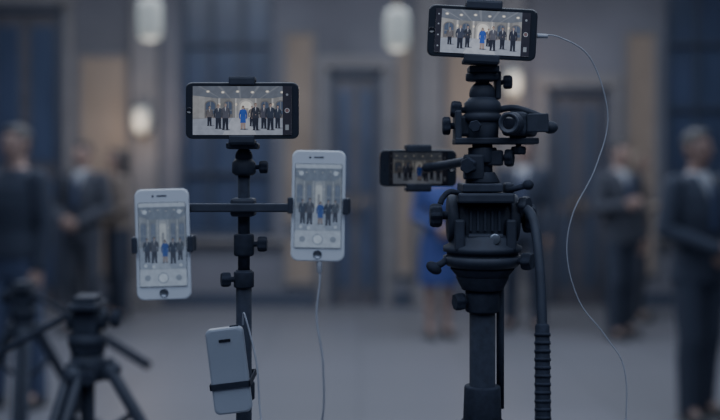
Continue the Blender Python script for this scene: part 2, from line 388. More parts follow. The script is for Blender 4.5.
        b.loft([((0, 0, 0.50), 0.20, 0.14), ((0, 0, 0.62), 0.20, 0.14), ((0, 0.005, 0.88), 0.188, 0.13), ((0, 0, 0.98), 0.165, 0.11), ((0, 0, 1.10), 0.13, 0.098), ((0, -0.012, 1.26), sw*0.80+0.02, 0.125),
                ((0, 0, 1.36), sw*0.9+0.018, 0.112), ((0, 0.005, 1.43), sw*0.84+0.01, 0.085), ((0, 0.008, 1.465), 0.09, 0.066)])
        arms(b, 0.058, 0.046, 0.036, 0.02)
        b.obj('dress', M[topmat], r, remesh=0.009, smooth=3)
    for s_ in (-1, 1):
        b = B(); f = fy[s_]
        b.cap((s_*st, 0.045+f, 0.045), 0.042, (s_*(st+0.022), -0.12+f, 0.034), 0.034); b.cap((s_*st, 0.02+f, 0.09), 0.045, (s_*st, 0.045+f, 0.05), 0.044)
        b.box((s_*(st+0.010), -0.04+f, 0.008), (0.086, 0.25, 0.016), bev=0.006)
        b.obj('shoe', M['shoe'], r, remesh=0.006, smooth=3)
    return r

person(0.71, 9.0, 0.25, 1.66, 'woman in a royal blue knee-length dress with hands clasped', 'dress', 'clasp', 'long', topmat='blue', hairmat='hairblond', female=True, stance=0.08)
person(1.54, 9.4, -0.35, 1.80, 'man in a navy suit standing with arms at his sides', 'suit', 'down', stance=0.13)
person(2.34, 9.0, 0.5, 1.76, 'man in a charcoal suit standing with one forearm raised', 'suit', 'gesture', topmat='suitgrey', step=0.06)
person(2.06, 6.1, 0.5, 1.76, 'person in a dark navy suit standing with hands clasped', 'suit', 'clasp', skin='skin2', step=0.05)
person(-2.20, 6.4, -0.5, 1.80, 'person in dark sweater and denim trousers standing relaxed', 'casual', 'down', topmat='suit', botmat='jeans', step=0.08)
person(-2.55, 9.2, -0.3, 1.76, 'man in a charcoal suit with hands clasped in front', 'suit', 'clasp', topmat='suitgrey', botmat='suitgrey')
person(2.78, 10.0, 1.2, 1.68, 'woman in a beige sweater turned sideways near the wall', 'casual', 'gesture', 'long', topmat='beige', botmat='suitgrey', hairmat='hairblond', female=True)
person(-2.45, 10.1, -1.0, 1.72, 'woman in a beige sweater and dark trousers turned sideways', 'casual', 'clasp', 'long', topmat='beige', botmat='suit', female=True)

# ------------------------------------------------------------------ phones
def circ(cx, cy, r, n=16, ry=None):
    ry = ry or r
    return [(cx+r*math.cos(2*math.pi*i/n), cy+ry*math.sin(2*math.pi*i/n)) for i in range(n)]
def rect(x0, y0, x1, y1): return [(x0, y0), (x1, y0), (x1, y1), (x0, y1)]
def arch(x0, z0, x1, z1):
    c = (x0+x1)/2; r = (x1-x0)/2
    return [(x0, z0), (x1, z0)]+[(c+r*math.cos(math.pi*i/10), z1-r*0.8+r*0.8*math.sin(math.pi*i/10)) for i in range(11)]
def fig(x, z, h, col, skinc=(0.46, 0.33, 0.28), kind='suit', leg=(0.03, 0.035, 0.055), lean=0.0, hair=(0.05, 0.04, 0.04), turn=0.0, wid=1.2):
    o = []; L = lambda p: [(x+q[0]*h*wid+lean*(q[1])*h, z+q[1]*h) for q in p]
    lc = skinc if kind == 'skirt' else leg
    o.append((L([(-0.085, 0.02), (-0.02, 0.02), (0.0, 0.27), (0.005, 0.50), (-0.09, 0.50), (-0.085, 0.27)]), lc))
    o.append((L([(0.02+turn, 0.0), (0.085+turn, 0.0), (0.085+turn*0.5, 0.27), (0.09, 0.50), (-0.005, 0.50), (0.0+turn*0.5, 0.27)]), lc))
    for s_ in (-1, 1):
        o.append((L([(s_*0.02+min(0, turn), 0.0), (s_*0.105+min(0, turn), 0.0), (s_*0.09, 0.03), (s_*0.03, 0.035)]), (0.02, 0.02, 0.03)))
    if kind == 'skirt': o.append((L([(-0.10, 0.28), (0.10, 0.28), (0.085, 0.50), (0.065, 0.62), (-0.065, 0.62), (-0.085, 0.50)]), col))
    o.append((L([(-0.10, 0.44), (0.10, 0.44), (0.085, 0.60), (0.118, 0.80), (0.04, 0.855), (-0.04, 0.855), (-0.118, 0.80), (-0.085, 0.60)]), col))
    dk = tuple(c*0.75 for c in col)
    o.append((L([(-0.115, 0.81), (-0.15, 0.62), (-0.135, 0.46), (-0.10, 0.46), (-0.105, 0.62), (-0.08, 0.72)]), dk))
    if turn >= 0: o.append((L([(0.115, 0.81), (0.08, 0.72), (0.105, 0.62), (0.10, 0.46), (0.135, 0.46), (0.15, 0.62)]), dk))
    else: o.append((L([(0.115, 0.80), (0.085, 0.74), (0.115, 0.63), (0.01, 0.585), (0.01, 0.555), (0.15, 0.60)]), dk))
    for s_ in (-1, 1): o.append((L(circ(s_*0.12 if (s_ < 0 or turn >= 0) else 0.0, 0.445 if (s_ < 0 or turn >= 0) else 0.57, 0.018, 8)), skinc))
    if kind == 'suit': o.append((L([(-0.022, 0.85), (0.0, 0.68), (0.022, 0.85)]), (0.6, 0.6, 0.62)))
    o.append((L([(-0.022, 0.84), (0.022, 0.84), (0.02, 0.90), (-0.02, 0.90)]), skinc))
    o.append((L(circ(0, 0.945, 0.043, 14, 0.058)), hair)); o.append((L(circ(0.004, 0.928, 0.036, 14, 0.048)), skinc))
    if kind == 'skirt': o.append((L([(-0.045, 0.95), (-0.03, 0.96), (-0.035, 0.86), (-0.055, 0.85)]), hair)); o.append((L([(0.045, 0.95), (0.03, 0.96), (0.035, 0.86), (0.055, 0.85)]), hair))
    return o
def hall(W, Hh, zf, dx=0.0):
    o = [(rect(-W, -Hh, W, Hh), (0.36, 0.35, 0.35))]
    for k in range(16):
        v = 0.36+0.09*math.sin(k*0.9+0.6)+0.03*math.sin(k*3.1); o.append((rect((-1+0.125*k)*W, zf*Hh, (-0.875+0.125*k)*W, Hh*0.6), (v, v*0.96, v*0.92)))
    o.append((([(-W, Hh), (-W, Hh*0.62), (-W*0.5, Hh*0.5), (W*0.6, Hh*0.5), (W, Hh*0.64), (W, Hh)]), (0.20, 0.215, 0.25)))
    for k in range(5): o.append((([( (-0.9+0.4*k)*W, Hh), ((-0.84+0.4*k)*W, Hh), ((-0.42+0.2*k)*W, Hh*0.5), ((-0.45+0.2*k)*W, Hh*0.5)]), (0.28, 0.29, 0.32)))
    for k in range(6):
        c = ((-0.75+0.3*k+dx)*W, Hh*(0.78-0.03*(k % 2)))
        o.append((circ(c[0], c[1], W*0.042, 12, W*0.028), (0.55, 0.50, 0.44))); o.append((circ(c[0], c[1], W*0.024, 10, W*0.015), (1.3, 1.18, 1.0)))
    o.append((([(-W, -Hh), (W, -Hh), (W, zf*Hh*1.15), (W*0.6, zf*Hh), (-W*0.5, zf*Hh), (-W, zf*Hh*1.2)]), (0.42, 0.44, 0.50)))
    for k in range(4): o.append((rect(-W, (zf-0.08-0.14*k)*Hh, W, (zf-0.07-0.15*k)*Hh), (0.47, 0.49, 0.55)))
    o.append((([(-W*0.4, -Hh), (W*0.3, -Hh), (W*0.1, zf*Hh), (-W*0.2, zf*Hh)]), (0.58, 0.59, 0.64)))
    for x, ww in ((-0.70, 0.12), (-0.34, 0.09), (0.40, 0.09), (0.72, 0.11)):
        o.append((arch((x+dx-ww)*W, zf*Hh, (x+dx+ww)*W, Hh*0.42), (0.22, 0.205, 0.20)))
        o.append((arch((x+dx-ww*0.8)*W, zf*Hh*0.5, (x+dx+ww*0.8)*W, Hh*0.37), (0.11, 0.14, 0.21)))
        o.append((rect((x+dx-0.008)*W, zf*Hh*0.5, (x+dx+0.008)*W, Hh*0.36), (0.28, 0.28, 0.29))); o.append((rect((x+dx-ww*0.8)*W, 0, (x+dx+ww*0.8)*W, Hh*0.03), (0.28, 0.28, 0.29)))
    o.append((arch((0.02+dx-0.15)*W, zf*Hh, (0.02+dx+0.15)*W, Hh*0.46), (0.60, 0.56, 0.52)))
    o.append((arch((0.02+dx-0.115)*W, zf*Hh, (0.02+dx+0.115)*W, Hh*0.38), (1.0, 0.93, 0.82)))
    o.append((rect((0.02+dx-0.05)*W, zf*Hh, (0.02+dx+0.05)*W, Hh*0.1), (0.45, 0.40, 0.36)))
    for x in (-0.52, -0.18, 0.22, 0.56):
        o.append((rect((x+dx-0.022)*W, zf*Hh, (x+dx+0.022)*W, Hh*0.5), (0.64, 0.61, 0.58))); o.append((rect((x+dx+0.006)*W, zf*Hh, (x+dx+0.022)*W, Hh*0.5), (0.44, 0.42, 0.41)))
        o.append((circ((x+dx)*W, Hh*0.25, W*0.02, 10, W*0.03), (1.1, 0.95, 0.75)))
    return o
TINT = (0.94, 1.0, 1.10)
def live_landscape(w, h, bright=1.0, ui='both', off=0.0, people=None):
    W, Hh = w/2, h/2
    o = hall(W, Hh, -0.30, off*0.5)
    ppl = people or ((-0.66, 0.80, (0.20, 0.18, 0.18), 'suit', 0.0, 0.16), (-0.44, 1.08, (0.07, 0.08, 0.12), 'suit', 0.0, 0.0), (-0.28, 1.0, (0.05, 0.055, 0.075), 'suit', -0.01, 0.06),
                      (0.03, 1.0, (0.05, 0.12, 0.50), 'skirt', 0.0, 0.0), (0.16, 0.82, (0.28, 0.24, 0.22), 'suit', -0.01, 0.15), (0.25, 1.12, (0.13, 0.13, 0.16), 'suit', 0.012, -0.04), (0.46, 1.0, (0.06, 0.065, 0.09), 'suit', -0.015, 0.05), (0.68, 1.10, (0.04, 0.045, 0.07), 'suit', 0.0, -0.02))
    for (x, k, c, kd, tn, up) in sorted(ppl, key=lambda q: -q[5]):
        zb = -Hh*(0.78-up)
        o.append((circ((x+off+0.03)*W, zb+Hh*0.01, W*0.075, 12, Hh*0.035), (0.27, 0.28, 0.32)))
        o += fig((x+off)*W, zb, Hh*k, c, kind=kd, turn=tn, lean=tn, hair=random.choice([(0.05, 0.04, 0.04), (0.18, 0.12, 0.08), (0.28, 0.26, 0.25)]), wid=1.15+0.2*random.random())
    if ui in ('both', 'right'):
        o.append((rect(W*0.82, -Hh, W, Hh), (0.03, 0.03, 0.045))); o.append((circ(W*0.91, 0, W*0.050), (0.45, 0.47, 0.50))); o.append((circ(W*0.91, 0, W*0.038), (0.20, 0.12, 0.13)))
        o.append((circ(W*0.91, Hh*0.65, W*0.025), (0.3, 0.32, 0.36))); o.append((rect(W*0.875, -Hh*0.8, W*0.945, -Hh*0.58), (0.30, 0.32, 0.35)))
    if ui in ('both', 'left'):
        o.append((rect(-W, -Hh, -W*0.88, Hh), (0.03, 0.03, 0.045)))
        for z in (-0.7, -0.2, 0.3, 0.75): o.append((circ(-W*0.94, Hh*z, W*0.018), (0.34, 0.36, 0.40)))
    return [(p, tuple(v*bright*t for v, t in zip(c, TINT))) for p, c in o]
def live_portrait(w, h, bright=1.0):
    W, Hh = w/2, h/2; o = []
    o.append((rect(-W, -Hh, W, Hh), (0.60, 0.64, 0.70)))
    o += [([(p[0]*1.15, p[1]*0.80+Hh*0.20) for p in poly], (0.72*c[0]+0.20, 0.74*c[1]+0.22, 0.74*c[2]+0.26)) for poly, c in hall(W, Hh, -0.30)]
    o.append((rect(-W, -Hh, W, -Hh*0.58), (0.60, 0.64, 0.70)))
    for x, k, c, kd, u in ((-0.66, 1.0, (0.12, 0.14, 0.19), 'suit', 0.02), (-0.36, 1.08, (0.17, 0.18, 0.22), 'suit', 0.0), (0.10, 0.95, (0.10, 0.18, 0.48), 'skirt', 0.0), (0.44, 1.05, (0.10, 0.12, 0.17), 'suit', -0.02), (0.74, 0.9, (0.16, 0.18, 0.22), 'suit', 0.06)):
        o += fig(x*W, -Hh*(0.44-u), Hh*0.58*k, c, kind=kd, leg=(0.11, 0.12, 0.16), skinc=(0.48, 0.40, 0.38))
    o.append((rect(-W, Hh*0.90, W, Hh), (0.84, 0.88, 0.95)))
    o.append((circ(-W*0.74, Hh*0.78, W*0.10), (0.90, 0.94, 1.0))); o.append((circ(W*0.74, Hh*0.78, W*0.10), (0.90, 0.94, 1.0)))
    o.append((rect(-W, -Hh, W, -Hh*0.60), (0.78, 0.82, 0.89)))
    for x, rr_ in ((-0.66, 0.13), (0.0, 0.24), (0.66, 0.13)): o.append((circ(W*x, -Hh*0.80, W*rr_, 20), (0.45, 0.49, 0.56)))
    o.append((circ(0, -Hh*0.80, W*0.19, 20), (0.95, 0.99, 1.05)))
    for x, z in ((-0.74, -0.50), (-0.40, -0.53), (0.76, -0.50)): o.append((circ(W*x, Hh*z, W*0.07, 12), (0.90, 0.94, 1.0)))
    return [(p, tuple(v*bright*t for v, t in zip(c, (0.86, 1.0, 1.20)))) for p, c in o]

def phone(loc, rot, w, h, t, shell, label, picture, bezx, bezz, home=None, rad=0.009):
    r = root('smartphone', loc, label, 'phone', rot=rot)
    b = B(); b.rrect((0, 0, 0), w, h, t, rad, edge=0.0014); b.obj('shell', M[shell], r)
    sw_, sh_ = w-2*bezx, h-2*bezz
    b = B(); b.rrect((0, -t/2-0.0002, 0), sw_+0.001, sh_+0.001, 0.0005, 0.001); b.obj('screen_glass', M['glass'], r)
    bm = bmesh.new(); mats = []; idx = {}
    for i, (poly, c) in enumerate(picture(sw_, sh_)):
        y = -t/2-0.0006-i*0.000005
        m = scr(c)
        if m.name not in idx: idx[m.name] = len(mats); mats.append(m)
        poly = [(max(-sw_/2, min(sw_/2, p[0])), max(-sh_/2, min(sh_/2, p[1]))) for p in poly]
        vs = [bm.verts.new((p[0], y, p[1])) for p in poly]
        f = bm.faces.new(vs); f.material_index = idx[m.name]
    me = bpy.data.meshes.new('screen_picture'); bm.to_mesh(me); bm.free()
    for m in mats: me.materials.append(m)
    o = bpy.data.objects.new('screen_picture', me); COL.objects.link(o); o.parent = r
    if home == 'bottom': hp, ep = (0, -h/2+bezz/2), (0, h/2-bezz/2)
    elif home == 'right': hp, ep = (w/2-bezx/2, 0), (-w/2+bezx/2, 0)
    else: hp, ep = (-w/2+bezx/2, 0), (w/2-bezx/2, 0)
    hr = min(1.0, bezx/2/0.0056*0.85) if home != 'bottom' else 1.0
    b = B(); b.lathe((hp[0], -t/2+0.0002, hp[1]), (0, -1, 0), [(0.0056*hr, 0), (0.0056*hr, 0.0007), (0.0046*hr, 0.0007), (0.0044*hr, 0.0003)], 24); b.obj('home_button', M['greymetal'] if shell == 'whitephone' else M['glass'], r)
    b = B()
    if home == 'bottom': b.box((ep[0], -t/2-0.0001, ep[1]), (0.012, 0.0006, 0.0016), bev=0.0002)
    else: b.box((ep[0], -t/2-0.0001, ep[1]), (0.0016, 0.0006, 0.012), bev=0.0002)
    b.obj('earpiece', M['rubber'], r)
    if home == 'bottom':
        b = B(); b.cyl((-0.011, -t/2+0.0003, ep[1]), (-0.011, -t/2-0.0004, ep[1]), 0.0013, seg=14); b.obj('front_camera', M['glass'], r)
    b = B(); lx = -w/2+0.014 if home != 'bottom' else w/2-0.014
    b.cyl((lx, t/2-0.0005, h/2-0.014), (lx, t/2+0.0012, h/2-0.014), 0.006, bev=0.0004); b.cyl((lx, t/2+0.001, h/2-0.014), (lx, t/2+0.0014, h/2-0.014), 0.004)
    b.obj('camera_lens', M['glass'], r)
    for q in (0.02, 0.034):
        b = B()
        if home == 'bottom': b.box((-w/2, 0, q+0.01), (0.001, 0.0025, 0.009), bev=0.0003)
        else: b.box((-q-0.01, 0, h/2), (0.009, 0.0025, 0.001), bev=0.0003)
        b.obj('side_button', M['greymetal'] if shell == 'whitephone' else M['blackmetal'], r)
    return r

TH = 0.0075
P1 = ((-0.78, 0.82, (0.20, 0.18, 0.18), 'suit', 0.0, 0.15), (-0.60, 1.0, (0.06, 0.07, 0.10), 'suit', 0.0, 0.03), (-0.46, 1.10, (0.12, 0.12, 0.15), 'suit', 0.01, -0.02), (-0.10, 0.98, (0.05, 0.12, 0.48), 'skirt', 0.0, 0.0), (0.08, 0.84, (0.26, 0.22, 0.20), 'suit', 0.0, 0.14),
      (0.16, 1.12, (0.05, 0.055, 0.075), 'suit', -0.015, -0.03), (0.32, 1.0, (0.10, 0.10, 0.13), 'suit', 0.0, 0.04), (0.45, 1.10, (0.05, 0.06, 0.09), 'suit', 0.01, -0.02), (0.60, 0.95, (0.05, 0.06, 0.09), 'suit', 0.0, 0.05))
phone((-0.1645, 1.400, 1.626), (0, 0, 0.0), 0.158, 0.079, TH, 'blackphone', 'black smartphone held level in a tripod clamp filming the group', lambda w, h: live_landscape(w, h, 0.50, 'right', 0.12, P1), 0.010, 0.0055, 'left')
phone((0.171, 1.400, 1.735), (0, math.radians(3.0), 0), 0.152, 0.072, TH, 'blackphone', 'black smartphone on the tall tripod showing people on its screen', lambda w, h: live_landscape(w, h, 0.62, 'both', -0.03), 0.010, 0.0055, 'left')
phone((-0.2460, 1.250, 1.4510), (0, math.radians(-1.5), math.radians(3)), 0.067, 0.138, TH, 'whitephone', 'white upright smartphone with round home button on lower rig arm', lambda w, h: live_portrait(w, h, 0.30), 0.0045, 0.017, 'bottom')
phone((-0.0520, 1.250, 1.4990), (0, math.radians(1.0), math.radians(-2)), 0.067, 0.138, TH, 'whitephone', 'white upright smartphone with charging cable on higher rig arm', lambda w, h: live_portrait(w, h, 0.30), 0.0045, 0.017, 'bottom')
phone((0.093, 1.605, 1.545), (0, 0, math.radians(6)), 0.124, 0.0586, TH, 'blackphone', 'small black smartphone clamped sideways behind the tall tripod column', lambda w, h: live_landscape(w, h, 0.12, 'both'), 0.015, 0.004, 'right')

# ------------------------------------------------------------------ tripods
def clamp_parts(r, c, h, roll=0.0, yaw=0.0, jaww=0.045, back=0.0125):
    e = bpy.data.objects.new('phone_clamp', None); e.empty_display_size = 0.02; COL.objects.link(e)
    e.parent = r; e.location = Vector(c)-r.location; e.rotation_euler = (0, roll, yaw)
    b = B(); b.box((0, back, 0), (jaww*0.55, 0.010, h+0.012), bev=0.002); b.box((0, back+0.007, 0), (jaww*0.3, 0.008, h*0.6), bev=0.002); b.obj('back_plate', M['black'], e)
    for s_ in (-1, 1):
        b = B(); b.box((0, 0.003, s_*(h/2+0.0047)), (jaww, 0.030, 0.007), bev=0.002)
        b.box((0, -0.0105, s_*(h/2+0.001)), (jaww, 0.0045, 0.011), bev=0.0018)
        b.obj('jaw', M['black'], e)
        b = B(); b.box((0, 0.003, s_*(h/2+0.0008)), (jaww*0.9, 0.018, 0.0012)); b.obj('grip_pad', M['rubber'], e)
    b = B(); b.knob((0, back+0.008, 0), (0, 1, 0), 0.012, 0.02); b.obj('clamp_knob', M['rubber'], e)
    return e

def legs3(r, X, Y, zc, spread, angs, r1=0.012, hub=0.036, double=False):
    b = B(); b.lathe((X, Y, zc-0.035), (0, 0, 1), [(0.02, 0), (hub-0.004, 0.004), (hub-0.002, 0.03), (0.03, 0.05), (0.018, 0.058)], 32)
    for a in angs:
        a = math.radians(a); d = Vector((math.cos(a), math.sin(a), 0)); p = Vector((X, Y, zc-0.012))+d*hub
        b.box(p, (0.026, 0.03, 0.04), rot=(0, 0, a), bev=0.004)
    b.obj('crown', M['black'], r, world=True)
    for a in angs:
        a = math.radians(a); d = Vector((math.cos(a), math.sin(a), 0)); sd = Vector((-d.y, d.x, 0))
        top = Vector((X, Y, zc-0.015))+d*(hub+0.006); bot = Vector((X, Y, 0.03))+d*spread
        ax = (bot-top); m1 = top+ax*0.40; m2 = top+ax*0.74
        b = B()
        if double:
            for s_ in (-1, 1): b.cyl(top+sd*s_*0.012, m1+sd*s_*0.012, r1*0.62, bev=0.002)
        else: b.cyl(top, m1, r1, r1*0.96, bev=0.002)
        b.cyl(m1-ax*0.02, m2, r1*0.8); b.cyl(m2-ax*0.02, bot, r1*0.62)
        b.ell(top, (r1*1.25,)*3)
        g = b.obj('leg', M['blackmetal'], r, world=True)
        for mm in (m1, m2):
            c = B(); c.cyl(mm-ax*0.012, mm+ax*0.016, r1*1.4, r1*1.25, bev=0.002); c.box(mm+d*r1*1.2, (0.014, 0.014, 0.035), rot=(0, 0, a), bev=0.003)
            for v in c.bm.verts: v.co -= r.location
            c.obj('leg_lock', M['black'], g)
        c = B(); c.cyl(bot+Vector((0, 0, 0.02)), bot-Vector((0, 0, 0.029)), r1*0.9, r1*1.3, bev=0.003)
        for v in c.bm.verts: v.co -= r.location
        c.obj('rubber_foot', M['rubber'], g)
    b = B()
    for a in angs:
        a = math.radians(a); d = Vector((math.cos(a), math.sin(a), 0))
        b.cyl(Vector((X, Y, zc-0.42)), Vector((X, Y, zc-0.36))+d*(0.042+(spread-0.042)*0.26), 0.004, seg=10)
    b.cyl((X, Y, zc-0.44), (X, Y, zc-0.40), 0.018, bev=0.003)
    b.obj('spreader', M['black'], r, world=True)

# --- tall tripod
X, Y = 0.175, 1.430
R = root('camera_tripod', (X, Y, 0), 'tall black video tripod with fluid head and stacked phone mounts', 'tripod')
legs3(R, X, Y, 1.17, 0.40, (-85, 25, 155), r1=0.0165, hub=0.034)
b = B(); b.cyl((X, Y, 0.72), (X, Y, 1.40), 0.0185); b.cyl((X, Y, 1.17), (X, Y, 1.235), 0.028, 0.026, bev=0.003); b.cyl((X, Y, 1.340), (X, Y, 1.372), 0.0245, bev=0.003); b.cyl((X, Y, 1.39), (X, Y, 1.405), 0.038, 0.046, bev=0.003); b.cyl((X, Y, 1.372), (X, Y, 1.392), 0.030, 0.038, bev=0.002)
b.cyl((X+0.027, Y+0.01, 1.20), (X+0.027, Y+0.01, 1.39), 0.0055); b.obj('centre_column', M['rubber'], R, world=True)
b = B(); b.knob((X-0.020, Y-0.006, 1.356), (-1, -0.3, 0), 0.013, 0.022); b.obj('column_knob', M['rubber'], R, world=True)
b = B()
b.lathe((X, Y, 1.400), (0, 0, 1), [(0.030, 0), (0.050, 0.006), (0.056, 0.012), (0.056, 0.020), (0.051, 0.021), (0.051, 0.026), (0.056, 0.027), (0.056, 0.034), (0.048, 0.038), (0.048, 0.048), (0.038, 0.052)], 40)
b.box((X, Y, 1.468), (0.060, 0.060, 0.050), bev=0.008, seg=3)
b.cyl((X-0.040, Y, 1.474), (X+0.040, Y, 1.474), 0.029, bev=0.003)
b.cyl((X-0.050, Y, 1.474), (X-0.036, Y, 1.474), 0.034, bev=0.003); b.cyl((X+0.036, Y, 1.474), (X+0.050, Y, 1.474), 0.034, bev=0.003)
b.box((X-0.036, Y-0.034, 1.452), (0.014, 0.014, 0.044), bev=0.003); b.box((X+0.036, Y-0.034, 1.452), (0.014, 0.014, 0.044), bev=0.003); b.box((X, Y-0.036, 1.445), (0.05, 0.012, 0.018), bev=0.003)
b.box((X, Y, 1.504), (0.078, 0.10, 0.014), bev=0.003); b.box((X-0.004, Y, 1.518), (0.056, 0.085, 0.012), bev=0.002); b.box((X+0.034, Y-0.02, 1.516), (0.012, 0.03, 0.018), bev=0.003)
for k in range(5): b.box((X-0.020+k*0.010, Y-0.0305, 1.472), (0.004, 0.006, 0.030), bev=0.001)
b.obj('fluid_head', M['black'], R, world=True)
for sx, z, rr in ((1, 1.474, 0.021), (-1, 1.478, 0.017)):
    b = B(); b.knob((X+sx*0.049, Y, z), (sx, 0, 0), rr, 0.026, 8); b.obj('tilt_knob', M['rubber'], R, world=True)
b = B(); b.knob((X+0.046, Y-0.030, 1.416), (0.9, -0.6, 0), 0.013, 0.022); b.obj('friction_knob', M['rubber'], R, world=True)
b = B(); b.tube([(X-0.05, Y-0.01, 1.418), (X-0.058, Y-0.018, 1.412), (X-0.066, Y-0.02, 1.408)], 0.005, samples=4); b.ell((X-0.071, Y-0.021, 1.405), (0.012, 0.007, 0.008), rot=(0, 0.6, 0)); b.obj('pan_lock', M['rubber'], R, world=True)
b = B(); b.cyl((X+0.030, Y-0.035, 1.514), (X+0.056, Y-0.05, 1.522), 0.004); b.ell((X+0.057, Y-0.05, 1.5225), (0.008, 0.007, 0.007)); b.obj('plate_lever', M['rubber'], R, world=True)
b = B(); b.tube([(X-0.034, Y-0.03, 1.510), (X-0.050, Y-0.042, 1.513), (X-0.060, Y-0.045, 1.505), (X-0.064, Y-0.046, 1.496)], 0.004, samples=5); b.obj('safety_lever', M['rubber'], R, world=True)
b = B(); b.lathe((X+0.012, Y-0.042, 1.447), (0, -1, 0), [(0.008, 0), (0.008, 0.004), (0.006, 0.005)], 20); b.obj('bubble_level', M['greymetal'], R, world=True)
b = B(); b.knob((X+0.046, Y-0.024, 1.494), (0.8, -0.6, 0), 0.013, 0.018); b.tube([(X+0.045, Y-0.015, 1.494), (X+0.062, Y-0.05, 1.480), (X+0.066, Y-0.085, 1.42), (X+0.066, Y-0.11, 1.33)], 0.0065, 14); b.obj('pan_handle', M['black'], R, world=True)
hb = B(); h0 = Vector((X+0.066, Y-0.108, 1.34)); h1 = Vector((X+0.062, Y-0.135, 1.19)); hb.cyl(h0, h1, 0.0095, 0.0105, bev=0.003)
for k in range(12):
    p = h0.lerp(h1, 0.08+0.07*k); hb.cyl(p, p+Vector((0, -0.0008, -0.004)), 0.0108)
hb.obj('handle_grip', M['rubber'], R, world=True)
b = B(); b.cyl((X, Y, 1.520), (X, Y, 1.590), 0.0145); b.cyl((X, Y, 1.524), (X, Y, 1.540), 0.025, 0.019, bev=0.002); b.cyl((X, Y, 1.553), (X, Y, 1.575), 0.0205, bev=0.002)
b.box((X-0.014, Y-0.012, 1.547), (0.028, 0.022, 0.036), bev=0.003); b.box((X+0.016, Y-0.004, 1.560), (0.024, 0.026, 0.022), bev=0.003)
b.box((X+0.018, Y, 1.584), (0.118, 0.05, 0.009), bev=0.002); b.box((X-0.036, Y, 1.604), (0.009, 0.044, 0.046), bev=0.002); b.box((X-0.020, Y+0.006, 1.606), (0.030, 0.030, 0.030), bev=0.004)
b.cyl((X, Y, 1.58), (X, Y, 1.615), 0.022, 0.024, bev=0.003)
b.obj('riser', M['black'], R, world=True)
for p, ax, rr in (((X-0.018, Y-0.020, 1.549), (-0.5, -1, 0), 0.012), ((X+0.026, Y-0.008, 1.560), (1, -0.4, 0), 0.013), ((X-0.040, Y, 1.606), (-1, 0, 0), 0.013), ((X+0.050, Y-0.01, 1.582), (0, 0, -1), 0.011), ((X-0.012, Y-0.022, 1.604), (-0.2, -1, 0), 0.009)):
    b = B(); b.knob(p, ax, rr, 0.017); b.obj('riser_knob', M['rubber'], R, world=True)
b = B(); b.lathe((X, Y, 1.610), (0, 0, 1), [(0.020, 0), (0.027, 0.003), (0.027, 0.012), (0.024, 0.014), (0.026, 0.016), (0.026, 0.028), (0.017, 0.038)], 32); b.ell((X, Y, 1.651), (0.019,)*3); b.cyl((X, Y, 1.66), (X, Y, 1.682), 0.010); b.cyl((X, Y, 1.670), (X, Y, 1.681), 0.024, bev=0.002)
b.box((X, Y-0.008, 1.6855), (0.042, 0.036, 0.009), bev=0.002); b.box((X+0.022, Y+0.004, 1.664), (0.008, 0.024, 0.040), bev=0.002)
b.obj('ball_head', M['black'], R, world=True)
b = B(); b.knob((X-0.023, Y, 1.628), (-1, 0, 0.1), 0.012, 0.022); b.obj('ball_lock_knob', M['rubber'], R, world=True)
b = B(); b.knob((X+0.024, Y-0.002, 1.668), (1, -0.3, 0), 0.010, 0.018); b.obj('plate_knob', M['rubber'], R, world=True)
b = B(); b.tube([(X+0.02, Y, 1.628), (X+0.045, Y-0.01, 1.631), (X+0.080, Y-0.02, 1.618), (X+0.088, Y-0.02, 1.609)], 0.0048, 10); b.ell((X+0.093, Y-0.021, 1.603), (0.011, 0.009, 0.009)); b.obj('lever', M['black'], R, world=True)
clamp_parts(R, (0.171, 1.400, 1.735), 0.072, roll=math.radians(3), jaww=0.05)
b = B(); b.tube([(X, Y+0.012, 1.563), (X-0.02, Y+0.07, 1.555), (X-0.06, Y+0.15, 1.547), (0.093, 1.637, 1.545)], 0.007, 12); b.ell((X, Y+0.018, 1.563), (0.012,)*3); b.obj('side_arm', M['black'], R, world=True)
clamp_parts(R, (0.093, 1.605, 1.545), 0.0586, yaw=math.radians(6), jaww=0.04)

C = root('camcorder', (X+0.050, Y-0.005, 1.5888), 'compact dark camcorder with shiny lens sitting on the tripod plate', 'camera', rot=(0, 0, math.radians(-24)))
b = B(); b.box((0, 0.01, 0.019), (0.036, 0.075, 0.034), bev=0.007, seg=3); b.cyl((0, -0.045, 0.019), (0, -0.02, 0.019), 0.0155, 0.0165, bev=0.002); b.box((0, 0.015, 0.039), (0.02, 0.05, 0.008), bev=0.003); b.obj('body', M['black'], C)
b = B(); b.lathe((0, -0.0455, 0.019), (0, -1, 0), [(0.0145, 0), (0.0145, 0.004), (0.0125, 0.005), (0.011, 0.002), (0.004, 0.0025)], 28); b.obj('lens_ring', M['blackmetal'], C)
b = B(); b.ell((0, -0.046, 0.019), (0.0105, 0.003, 0.0105)); b.obj('lens', M['glass'], C)
b = B(); b.box((0.033, -0.018, 0.020), (0.030, 0.004, 0.026), rot=(0, 0, 0.1), bev=0.0015); b.obj('flip_screen', M['black'], C)
b = B(); b.cyl((0, 0.0, 0.0), (0, 0, 0.003), 0.012); b.obj('mount_foot', M['black'], C)

